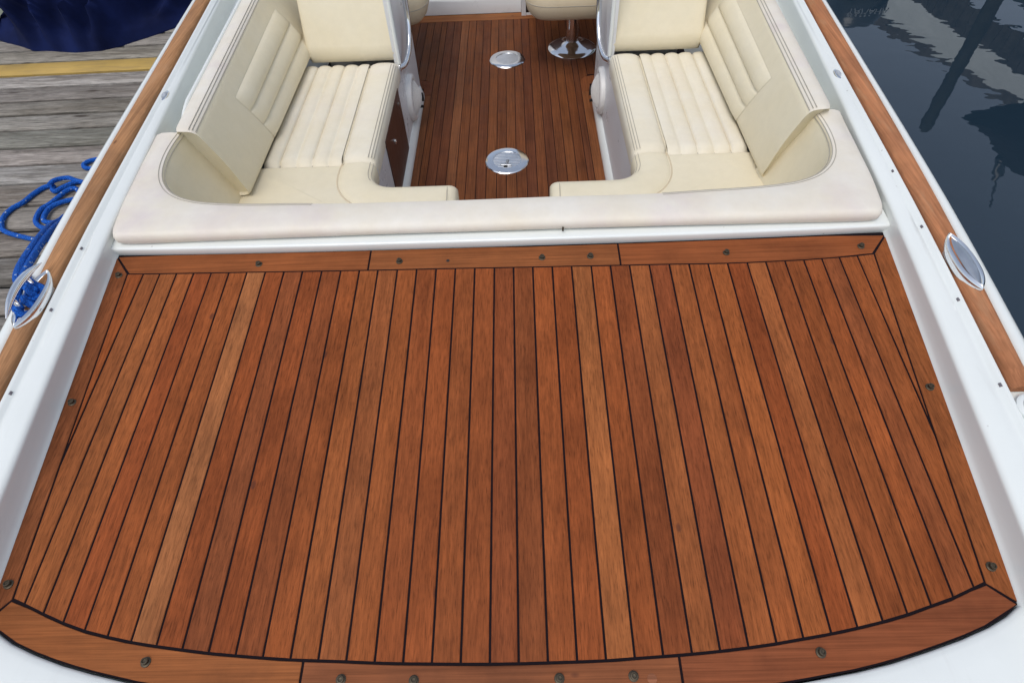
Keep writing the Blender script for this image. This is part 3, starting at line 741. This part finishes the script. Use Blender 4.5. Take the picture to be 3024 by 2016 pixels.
SIDE = {-1: 'left', 1: 'right'}
for s in (-1, 1):
    X = lambda u: CX + s*u
    nm = 'left' if s < 0 else 'right'
    # ---------------- side backrest
    ub = .873
    def ring(t, shrink=0.0):
        y = 1.612+t*1.5
        pts = []
        S, O = us(y), us(y)+.074
        face = []
        for k in range(9):
            f = k/8; z = .158-.223*f; u = (S-.010)+(ub+.004-(S-.010))*f - .007*math.sin(math.pi*f)
            face.append((u, z))
        prof = [(O-.001, .08), (O, .174), (O-.004, .185), (O-.014, .191), (S+.040, .1945), (S+.022, .193), (S+.009, .189), (S+.001, .182), (S-.005, .171)] + face + [(ub+.004, -.080), (ub+.012, -.094), (ub+.03, -.10), (ub+.055, -.098), (O-.015, -.05)]
        cu = sum(p[0] for p in prof)/len(prof); cz = sum(p[1] for p in prof)/len(prof)
        for u, z in prof:
            y0 = .050*(.19-z)/.29*(1-t) + .022*(max(0, u-(O-.03))/.03)**2*(1-t)**4 + (.010*(max(0, -.01-z)/.09)**2)*(1-t)**3
            pts.append((X(u+(cu-u)*shrink*.12), y+y0, z+(cz-z)*shrink*.07))
        return pts
    rings = [[(p[0], p[1]+.004, p[2]) for p in ring(0, 1.0)], [(p[0], p[1]-.006, p[2]) for p in ring(0, .45)], ring(.004, .1)] + [ring(t) for t in (.012, .04, .1, .2, .3, .4, .5, .6, .7, .8, .9, 1.0)]
    m = MB(); m.loft(rings)
    bm_back = m
    back = tag(m.build('side_backrest', M['cream'], None, 60), 'cream backrest on the %s side of the bow seating, with three sewn channels' % ('dock' if s < 0 else 'water'), 'backrest', 'side backrests of the bow seating')
    back.data.materials.append(M['cream_top'])
    for p in back.data.polygons:
        if p.center.z > .182 and p.normal.z > .5: p.material_index = 1
    m = MB()
    for du, z in ((.020, .1930), (.0105, .1900), (.002, .1835)):
        m.tube([(X(us(1.6+.06*k)+du), 1.6+.06*k+(.012), z+.0006) for k in range(0, 21)], .0012, 5)
    m.build('stitching', M['stitch'], back)
    # channel panel
    rows = []; NY, NZ = 26, 36
    for j in range(NZ+1):
        f = j/NZ; z = .122-.20*f; row = []
        for i in range(NY+1):
            g_ = i/NY; y = 1.925+.36*(.122-z)+g_*.72
            base = (us(y)-.010)+(ub+.004-(us(y)-.010))*((.158-z)/.223) - .007*math.sin(math.pi*min(1, (.158-z)/.223))
            ph = (f*3) % 1.0
            if j == NZ: ph = 1
            ch = math.sqrt(max(0, math.sin(math.pi*ph))); ends = min(1, g_*16)*min(1, (1-g_)*16); ends = math.sin(ends*math.pi/2)
            hgt = .0015+.0155*ch*ends
            row.append((X(base-hgt), y, z))
        rows.append(row)
    edge = [[(X(us(p[1])+.0), p[1], p[2]) for p in rows[0]]]
    m = MB(); m.grid(rows); m.build('channel_panel', M['cream'], back, 75)
    # ---------------- seat cushion
    yA, yB = 1.845, 2.615
    out = round_poly([(X(.478), yA), (X(.90), yA), (X(.90), yB), (X(.478), yB)], .01, 3)
    m = MB(); pillow(m, out, -.205, -.116, .015)
    seat = tag(m.build('seat_cushion', M['cream_seat'], None, 50), 'cream seat cushion with lengthwise channels on the %s side of the aisle' % ('dock' if s < 0 else 'water'), 'seat cushion', 'channelled seat cushions')
    rows = []; NU = 60
    for i in range(31):
        g_ = i/30; y = yA-.003+g_*(yB-yA); row = []
        for j in range(NU+1):
            u = .600+.290*j/NU; ph = ((u-.590)/.0605) % 1.0
            ch = math.sin(math.pi*ph)**.33; ends = math.sin(min(1, (1-g_)*22)*math.pi/2)*(.35+.65*math.sin(min(1, g_*22)*math.pi/2))
            z = -.116+.004*ends+.0165*ch*ends - .02*(1-ends)
            row.append((X(u), y, z))
        rows.append(row)
    m = MB(); m.grid(rows); m.build('channel_panel', M['cream_seat'], seat, 75)
    m = MB()
    for k in range(1, 5):
        u = .590+.0605*k; m.tube([(X(u), yA+.004+j*(yB-yA-.004)/16, -.1140-(.014 if j == 16 else .004 if j == 0 else 0)) for j in range(17)], .0017, 5)
    m.build('stitching', M['stitch'], seat)
    # rolled inner edge
    rings = []
    for i in range(25):
        g_ = i/24; y = yA-.004+g_*(yB-.01-yA); e = math.sqrt(max(0, 1-(max(0, .045-min(y-yA+.004, yB-.006-y))/.045)**2))
        prof = []
        for u, z in [(.600, -.125), (.597, -.108), (.588, -.098), (.570, -.0925), (.545, -.0905), (.515, -.0915), (.492, -.0955), (.480, -.103), (.474, -.114), (.4715, -.130), (.472, -.165), (.476, -.188), (.485, -.200), (.60, -.2)]:
            zz = -.19+(z+.19)*(.72+.28*e) if z > -.19 else z
            prof.append((X(u+(.53-u)*.10*(1-e)), y, zz))
        rings.append(prof)
    m = MB(); m.loft(rings); m.build('seat_roll', M['cream_seat'], seat, 60)
    m = MB(); m.tube([(X(.5985), yA-.004+k*(yB-yA)/12, -.1065-(.02 if k in (0, 12) else 0)) for k in range(13)], .0042, 8); m.build('piping', M['cream'], seat)
    m = MB()
    for u, z in ((.499, -.0938), (.4885, -.0962), (.480, -.1015)):
        m.tube([(X(u), yA+.02+k*.07, z+.0006) for k in range(11)], .0012, 5)
    m.build('stitching', M['stitch'], seat)
    # ---------------- corner cushion
    pts = [(X(.93), 1.842), (X(.53), 1.842), (X(.50), 1.66), (X(.20), 1.60), (X(.19), 1.30), (X(.80), 1.36), (X(.93), 1.48)]
    out = round_poly(pts, [.03, .03, .06, .04, .03, .1, .05], 5)
    m = MB(); pillow(m, out, -.205, -.101, .02, 4)
    corner = tag(m.build('corner_cushion', M['cream'], None, 60), 'cream L shaped corner seat cushion with piped edge, on the %s side' % ('dock' if s < 0 else 'water'), 'seat cushion', 'corner seat cushions behind the bolster')
    pin = smooth_path([(.469, 1.842, 0), (.469, 1.81, 0), (.468, 1.775, 0), (.457, 1.742, 0), (.432, 1.718, 0), (.40, 1.708, 0), (.34, 1.706, 0), (.27, 1.706, 0), (.20, 1.706, 0), (.163, 1.706, 0)], 5)
    pou = smooth_path([(.592, 1.842, 0), (.595, 1.81, 0), (.595, 1.76, 0), (.587, 1.71, 0), (.568, 1.665, 0), (.538, 1.625, 0), (.49, 1.585, 0), (.42, 1.55, 0), (.27, 1.52, 0), (.163, 1.50, 0)], 5)
    rings = []; n1 = len(pin); pipe = []; edge = []
    for k, (a, b) in enumerate(zip(pin, pou)):
        a, b = Vector((a[0], a[1])), Vector((b[0], b[1])); n = (b-a).normalized(); Wd = (b-a).length
        t0, t1 = Vector(pin[max(0, k-1)][:2]), Vector(pin[min(n1-1, k+1)][:2]); td = (t1-t0).normalized(); ni = Vector((td.y, -td.x))
        if ni.dot(n) < 0: ni = -ni
        e = math.sqrt(max(0, 1-(max(0, .03-(a.x-.163+.001))/.03)**2)) if a.x < .2 else (1 if k > 1 else (.55, .88)[k])
        sec = [(b, -.16), (b, -.106), (b-n*.006, -.100), (b-n*.022, -.0935), (a*.55+b*.45, -.0905), (a+ni*.045, -.0915), (a+ni*.026, -.0955), (a+ni*.012, -.103), (a+ni*.004, -.113), (a, -.130), (a+ni*.001, -.165), (a+ni*.005, -.19), (a+ni*.016, -.203), (a*.5+b*.5, -.203)]
        rings.append([(X(p.x), p.y, z if z < -.16 else -.16+(z+.16)*(.55+.45*e)) for p, z in sec])
        if k < n1*.75: pipe.append((X(b.x), b.y, -.1035))
        edge.append(((X((a+ni*.019).x), (a+ni*.019).y, -.0985), (X((a+ni*.009).x), (a+ni*.009).y, -.1055)))
    m = MB(); m.loft(rings); m.build('seat_roll', M['cream'], corner, 60)
    m = MB(); m.tube(pipe, .0040, 8); m.build('piping', M['cream_helm'], corner)
    m = MB(); m.tube([e_[0] for e_ in edge[:16]], .0011, 5); m.tube([e_[1] for e_ in edge[:16]], .0011, 5)
    m.tube(smooth_path([(X(.197), 1.704, -.125), (X(.196), 1.692, -.104), (X(.194), 1.66, -.0912), (X(.192), 1.60, -.0885), (X(.19), 1.52, -.095)], 5), .0011, 5); m.build('stitching', M['stitch'], corner)
    # ---------------- upright back cushion at the aft end of the seat
    rings = []
    for j in range(15):
        f = j/14; z = -.106+f*.52; yf = 2.598+.36*(z+.106)
        e = math.sqrt(max(0, 1-(max(0, .04-(z+.106))/.04)**2)) if f < .2 else 1
        u0, u1 = .474, .880; th = .10*(.35+.65*e); r = .028
        o_ = round_poly([(X(u0), yf+.05-th/2*1.0), (X(u1), yf+.05-th/2), (X(u1), yf+.05+th/2), (X(u0), yf+.05+th/2)], r, 5)
        cxx = X((u0+u1)/2); rings.append([(cxx+(x-cxx)*(.965+.035*e), y, z) for x, y in o_])
    m = MB(); m.loft(rings)
    tag(m.build('back_cushion', M['cream'], None, 60), 'upright cream back cushion at the aft end of the %s side seat' % ('dock' if s < 0 else 'water'), 'backrest', 'upright back cushions before the consoles')

# ================================================================ helm seats
def helm(cx, label, px=0):
    root = empty('helm_seat', (cx, 3.42, SZ), label, 'boat seat', 'pedestal seats aft of the consoles')
    def q(v): return (v[0]-cx, v[1]-3.42, v[2]-SZ)
    rings = []
    for k, (z, inz) in enumerate([(-.205, .075), (-.19, .035), (-.165, .012), (-.12, 0), (-.085, .004), (-.058, .016), (-.045, .036), (-.043, .06), (-.052, .085), (-.062, .10), (-.065, .13)]):
        o_ = round_poly([(cx-.28, 3.13), (cx+.28, 3.13), (cx+.28, 3.64), (cx-.28, 3.64)], .15, 8)
        rings.append([q((x, y, z+.02*math.cos((x-cx)/.28*1.5)*0)) for x, y in inset(o_, inz)])
    m = MB(); m.grid(rings, True, True); m.poly(rings[-1]); m.poly(rings[0])
    cu = m.build('cushion', M['cream_helm'], root, 60)
    m = MB(); o_ = round_poly([(cx-.28, 3.13), (cx+.28, 3.13), (cx+.28, 3.64), (cx-.28, 3.64)], .15, 8)
    m.tube([q((x, y, -.112)) for x, y in inset(o_, -.0004)], .0014, 6, True); m.build('seam', M['stitch'], cu)
    m = MB(); m.disc((px, 3.515-3.42, 0), [(.036, .02), (.036, .30)], 20); m.build('pedestal', M['chrome'], root)
    m = MB(); m.disc((px, 3.515-3.42, 0), [(.142, 0), (.142, .006), (.136, .013), (.11, .02), (.07, .028), (.05, .04), (.038, .05)], 40); m.build('base', M['chrome'], root)
    # backrest above the frame
    rings = []
    for z, t in [(-.06, .06), (0, .08), (.2, .09), (.32, .07), (.36, .03)]:
        o_ = round_poly([(cx-.26, 3.60), (cx+.26, 3.60), (cx+.26, 3.60+t), (cx-.26, 3.60+t)], .025, 4); rings.append([q((x, y+z*.2, z)) for x, y in o_])
    m = MB(); m.loft(rings); m.build('backrest', M['cream_helm'], root, 60)
helm(.398, 'cream helm seat on a chrome pedestal aft of the water side seating')
helm(-.665, 'cream companion seat just visible behind the dock side grab rail', -.12)

# ================================================================ rope
rope_pts = [
 [(-1.742, 1.985), (-1.744, 2.034), (-1.79, 2.052), (-1.832, 2.018), (-1.850, 1.993), (-1.869, 2.003), (-1.880, 2.030), (-1.913, 2.022), (-1.938, 1.978), (-1.953, 1.926), (-1.979, 1.887), (-1.985, 1.841), (-1.971, 1.795), (-1.944, 1.757), (-1.901, 1.733), (-1.841, 1.712), (-1.789, 1.696), (-1.735, 1.690), (-1.66, 1.690)],
 [(-1.70, 1.95), (-1.738, 1.975), (-1.775, 2.005), (-1.801, 1.987), (-1.815, 1.951), (-1.830, 1.907), (-1.849, 1.873), (-1.842, 1.819), (-1.826, 1.788), (-1.792, 1.761), (-1.754, 1.750), (-1.70, 1.752)],
 [(-1.68, 1.945), (-1.727, 1.930), (-1.764, 1.920), (-1.796, 1.902), (-1.814, 1.875), (-1.813, 1.833), (-1.799, 1.798), (-1.770, 1.785), (-1.73, 1.786), (-1.68, 1.80)],
 [(-1.872, 2.010), (-1.867, 2.036), (-1.852, 2.058), (-1.823, 2.067), (-1.786, 2.050), (-1.742, 2.035), (-1.70, 2.04)]]
RR = .0095
m = MB()
for j, p in enumerate(rope_pts):
    zz = DZ+.012+.003*j
    m.tube(smooth_path([(x, y, zz + .018*math.exp(-((x+1.85)**2+(y-2.02)**2)/.0012)*(j % 2)) for x, y in p], 6), RR, 9)
# tail that rises from the dock over the hull edge to the cleat
for dx, zo in ((0, 0), (-.016, .004)):
    m.tube(smooth_path([(-1.72+dx, 1.83, DZ+.012), (-1.66+dx, 1.74, -.235), (-1.56+dx, 1.60, -.145+zo), (-1.44+dx, 1.45, -.045+zo), (-1.315+dx, 1.275, .055+zo), (-1.222+dx, 1.13, .125+zo), (-1.172+dx*.8, 1.045, .160+zo), (-1.142+dx*.6, .995, .176), (-1.112+dx*.4, .975, .178), (-1.088, .965+dx, .172)], 6), RR*.95, 9)
# turns through the cleat
m.tube(smooth_path([(-1.168, 1.040, .148), (-1.135, 1.005, .176), (-1.106, .985, .174), (-1.082, .975, .168), (-1.078, .958, .164), (-1.092, .944, .166), (-1.110, .940, .172)], 6), RR, 9)
m.tube(smooth_path([(-1.112, .945, .172), (-1.096, .930, .170), (-1.080, .922, .165), (-1.078, .908, .162), (-1.090, .898, .164), (-1.106, .902, .170), (-1.122, .93, .174), (-1.140, .975, .172)], 6), RR*.95, 9)
tag(m.build('mooring_rope', M['rope']), 'blue braided mooring rope coiled on the dock and tied to the open cleat', 'rope')
m = MB()
m.tube(smooth_path([(-1.70, 2.20, DZ+.012), (-1.767, 2.212, DZ+.012), (-1.807, 2.196, DZ+.012), (-1.814, 2.169, DZ+.012), (-1.782, 2.146, DZ+.012), (-1.70, 2.155, DZ+.012)], 6), RR, 9)
tag(m.build('rope_loop', M['rope']), 'small blue rope bight lying on the dock boards near the gunwale', 'rope')

# ================================================================ navy cover heap
def heap():
    def front(x): return interp([(-4.6, 3.75), (-3.4, 3.62), (-3.0, 3.50), (-2.75, 3.37), (-2.62, 3.30), (-2.36, 3.255), (-2.22, 3.262), (-2.127, 3.312), (-1.95, 3.46), (-1.85, 3.56), (-1.6, 3.85)], x)
    # folds: (x, d) start, (x, d) end, half width, height
    folds = []
    for k in range(46):
        x = random.uniform(-4.1, -1.75); d = random.uniform(.02, .9); a = random.gauss(1.35, .55); l = random.uniform(.25, .75)
        folds.append((x, d, x+l*math.cos(a), d+l*math.sin(a), random.uniform(.022, .055), random.uniform(.03, .085)))
    folds += [(-2.47, .02, -2.62, .55, .035, .07), (-2.30, .0, -2.36, .5, .030, .07), (-2.20, .02, -2.00, .6, .04, .08), (-2.62, .04, -2.95, .5, .05, .08), (-2.12, .12, -1.75, .35, .04, .06)]
    def foldh(x, d):
        h = 0
        for x0, d0, x1, d1, w_, a_ in folds:
            ux, ud = x1-x0, d1-d0; L2 = ux*ux+ud*ud; t = max(0, min(1, ((x-x0)*ux+(d-d0)*ud)/L2))
            q2 = ((x-x0-t*ux)**2+(d-d0-t*ud)**2)/(w_*(1-.5*t))**2
            if q2 < 9: h = max(h, a_*math.exp(-q2**.75)*(1-.75*t*t)) + .15*min(h, a_*math.exp(-q2)*(1-t))
        return h
    rows = []; NX, NYY = 210, 110
    for j in range(NYY+1):
        row = []
        for i in range(NX+1):
            x = -4.4+2.85*i/NX; y0 = front(x); d = (j/NYY)**1.5*2.0; y = y0+d
            ex = min(1, max(0, (-1.56-x)/.5)); prof = 1-math.exp(-d/.55); prof *= ex**.6
            f1 = noise.noise((x*1.9+d*1.1, d*1.1-x*.5, 2.0)); f3 = noise.noise((x*9+d*3, d*7, 1.0))
            k_ = min(1, d*14)*ex
            fh = foldh(x+.03*f3, d+.03*f1)
            h = .025*min(1, d*30)*ex + .25*prof*(.8+.6*f1) + 2.2*fh*k_ + .03*(1-abs(f3)*2)*k_
            y -= 1.1*fh*k_
            row.append((x, y + .012*f3, DZ+.006+max(.003, h) if j else DZ+.001))
        rows.append(row)
    m = MB(); m.grid(rows)
    o = tag(m.build('boat_cover', M['canvas'], None, 80), 'crumpled navy canvas boat cover heaped on the dock', 'cover')
    return o, rows
cover, crows = heap()
def on_cover(x, y):
    best = min((p for r in crows for p in r), key=lambda p: (p[0]-x)**2+(p[1]-y)**2); return best[2]
m = MB(); pl = [(-2.90, 3.47), (-2.885, 3.54), (-2.87, 3.63), (-2.845, 3.72), (-2.80, 3.82), (-2.74, 3.92)]
rows = []
for x, y in pl: 
    z = on_cover(x, y)+.012; rows.append([(x-.018, y, z), (x, y, z+.006), (x+.018, y-.006, z)])
m.grid(rows); m.build('strap', M['strap'], cover)
m = MB(); pts = [(-2.165, 3.72), (-2.155, 3.64), (-2.14, 3.57), (-2.125, 3.52)]
m.tube([(x, y, on_cover(x, y)+.016) for x, y in pts], [.005, .007, .009, .010], 8); m.build('tie_cord', M['paint_white'], cover)

# ================================================================ things seen as reflections on the water
m = MB(); px_, py_ = .767*6+.072, 6.0; rings = []
for k, z in enumerate([-2.0, -.8, -.3, .1, .5, .85, 1.12, 1.20, 1.23]):
    r = .068*(1 if z < 1.15 else (.93 if z < 1.22 else .7)); rings.append([(px_+r*math.cos(a)*(1+.05*noise.noise((a, z, 1)))+.02*z, py_+r*math.sin(a), z) for a in [2*math.pi*j/16 for j in range(16)]])
m.loft(rings); tag(m.build('mooring_pile', M['pile']), 'tall wooden mooring pile reflected in the water off the starboard side', 'pile')

shed = empty('boat_shed', (7.3, 9, WZ), 'low boat shed with pale roof reflected in the dark water', 'shed')
def sq(v): return (v[0]-7.3, v[1]-9, v[2]-WZ)
E0, E1 = Vector((5.75, 15.4, 1.6)), Vector((7.9, 2.2, 1.6)); R0, R1 = Vector((5.9, 15.2, 2.5)), Vector((9.6, 3.2, 2.5))
N = 60
er = [E0.lerp(E1, k/N) for k in range(N+1)]; rr_ = [R0.lerp(R1, k/N) for k in range(N+1)]
m = MB(); m.grid([[sq(p) for p in er], [sq(p+(q_-p)*.5+Vector((0, 0, .02))) for p, q_ in zip(er, rr_)], [sq(p) for p in rr_]])
m.grid([[sq(p+Vector((.02, 0, -.05))) for p in er], [sq(p+Vector((.02, 0, -.05))) for p in rr_]]); m.build('roof', M['roof'], shed)
m = MB(); rows = []
for k in range(N*3+1):
    p = R0.lerp(R1, k/(N*3)); h = .10+.13*abs(noise.noise((k*.35, 2, 0)))+.07*noise.noise((k*.08, 5, 0))
    rows.append([sq(p+Vector((-.10, 0, -.10-.05*noise.noise((k*.3, 1, 1))))), sq(p+Vector((-.02, 0, h*.7))), sq(p+Vector((.08, 0, h))), sq(p+Vector((.2, 0, -.1)))])
m.grid(rows); m.build('ridge_thatch', M['fascia'], shed)
for k in range(72):
    a = E0.lerp(E1, k/72); b = E0.lerp(E1, (k+.93)/72); z1 = 1.6-random.uniform(.0, .02); z0 = 1.22-random.uniform(0, .05)
    m = MB(); t_ = Vector((.03, 0, 0))
    m.loft([[sq((p.x-.03, p.y, z0)), sq((p.x, p.y, z0)), sq((p.x, p.y, z1)), sq((p.x-.03, p.y, z1))] for p in (a, b)], False); m.build('fascia_board', M['fascia'], shed, 0)
for (z0, z1, off, mat, nm) in ((.62, 1.05, .22, 'shed_grey', 'beam'), (-.7, .58, .5, 'navy_hull', 'inner_hull'), (-.74, 1.55, 1.6, 'shed_dark', 'back_wall')):
    m = MB(); m.loft([[sq((p.x+off, p.y, z0)), sq((p.x+off+.06, p.y, z0)), sq((p.x+off+.06, p.y, z1)), sq((p.x+off, p.y, z1))] for p in (E0, E1)], False); m.build(nm, M[mat], shed, 0)
for t in (.03, .35, .62, .95):
    p = E0.lerp(E1, t); m = MB(); m.disc(sq((p.x+.12, p.y, -1.2)), [(.09, 0), (.09, 2.78)], 12); m.build('post', M['pile'], shed)

awning = empty('canvas_awning', (5.3, 5.2, WZ), 'dark canvas awning with a slim antenna, mirrored in the water', 'awning')
def mq(v): return (v[0]-5.3, v[1]-5.2, v[2]-WZ)
rows = []
for x, zt, zb, hw in [(4.25, .505, .485, .03), (4.38, .56, .465, .12), (4.6, .70, .42, .22), (4.75, .84, .40, .26), (4.9, .98, .385, .30), (5.05, 1.08, .38, .32), (5.2, 1.12, .375, .34), (5.6, 1.15, .37, .36), (6.6, 1.15, .37, .36), (7.2, .9, .4, .3)]:
    rows.append([mq((x, 5.0+hw*c_, (zt+zb)/2+(zt-zb)/2*s_+.018*noise.noise((x*5, c_*3, 0)))) for c_, s_ in [(math.cos(2*math.pi*k/14), math.sin(2*math.pi*k/14)) for k in range(14)]])
m = MB(); m.loft(rows); m.build('canvas', M['canvas_dark'], awning)
for x in (5.9, 7.0):
    for dy in (-.3, .3):
        m = MB(); m.tube([mq((x, 5+dy, -1.4)), mq((x, 5+dy, .5))], .03, 8); m.build('post', M['pile'], awning)
m = MB(); m.tube([mq((4.87, 5.0, .93)), mq((4.95, 5.0, 1.14))], .05, 10); m.build('lamp', M['black_plastic'], awning)
m = MB(); m.tube([mq((4.94, 5.0, 1.12)), mq((5.03, 5.0, 1.3)), mq((5.17, 5.0, 1.6))], .011, 8); m.build('antenna', M['black_plastic'], awning)

skiff = empty('skiff', (3.8, 7.2, WZ), 'dark skiff with an outboard motor seen only as a reflection', 'boat')
def kq(v): return (v[0]-3.8, v[1]-7.2, v[2]-WZ)
rows = [[kq((x, y, z)) for x, z in ((3.1, -.1), (3.2, -.85), (4.4, -.85), (4.5, -.1))] for y in (7.1, 8.5, 10)]
m = MB(); m.grid(rows); m.poly(rows[0]); m.build('hull', M['navy_hull'], skiff)
rings = []
for z, a, b, cy in [(-.5, .07, .10, 6.75), (-.2, .10, .16, 6.75), (-.12, .22, .25, 6.72), (-.02, .27, .29, 6.70), (.12, .275, .29, 6.70), (.24, .25, .27, 6.71), (.31, .19, .22, 6.73), (.335, .10, .14, 6.75)]:
    rings.append([kq((3.72+a*(abs(math.cos(t))**.75)*(1 if math.cos(t) > 0 else -1), cy+b*(abs(math.sin(t))**.75)*(1 if math.sin(t) > 0 else -1), z)) for t in [2*math.pi*k/28 for k in range(28)]])
m = MB(); m.loft(rings); mot = m.build('outboard_motor', M['black_plastic'], skiff, 60)
cu = bpy.data.curves.new('lettering', 'FONT'); cu.body = 'YAMAHA'; cu.size = .10; cu.extrude = .002; cu.align_x = 'CENTER'; cu.materials.append(M['decal'])
tmp = bpy.data.objects.new('lettering_outline', cu); me = bpy.data.meshes.new_from_object(tmp); bpy.data.objects.remove(tmp)
tx = bpy.data.objects.new('lettering', me); COL.objects.link(tx); tx.parent = mot; tx.location = kq((3.72, 6.402, .06)); tx.rotation_euler = (R(88), 0, 0)
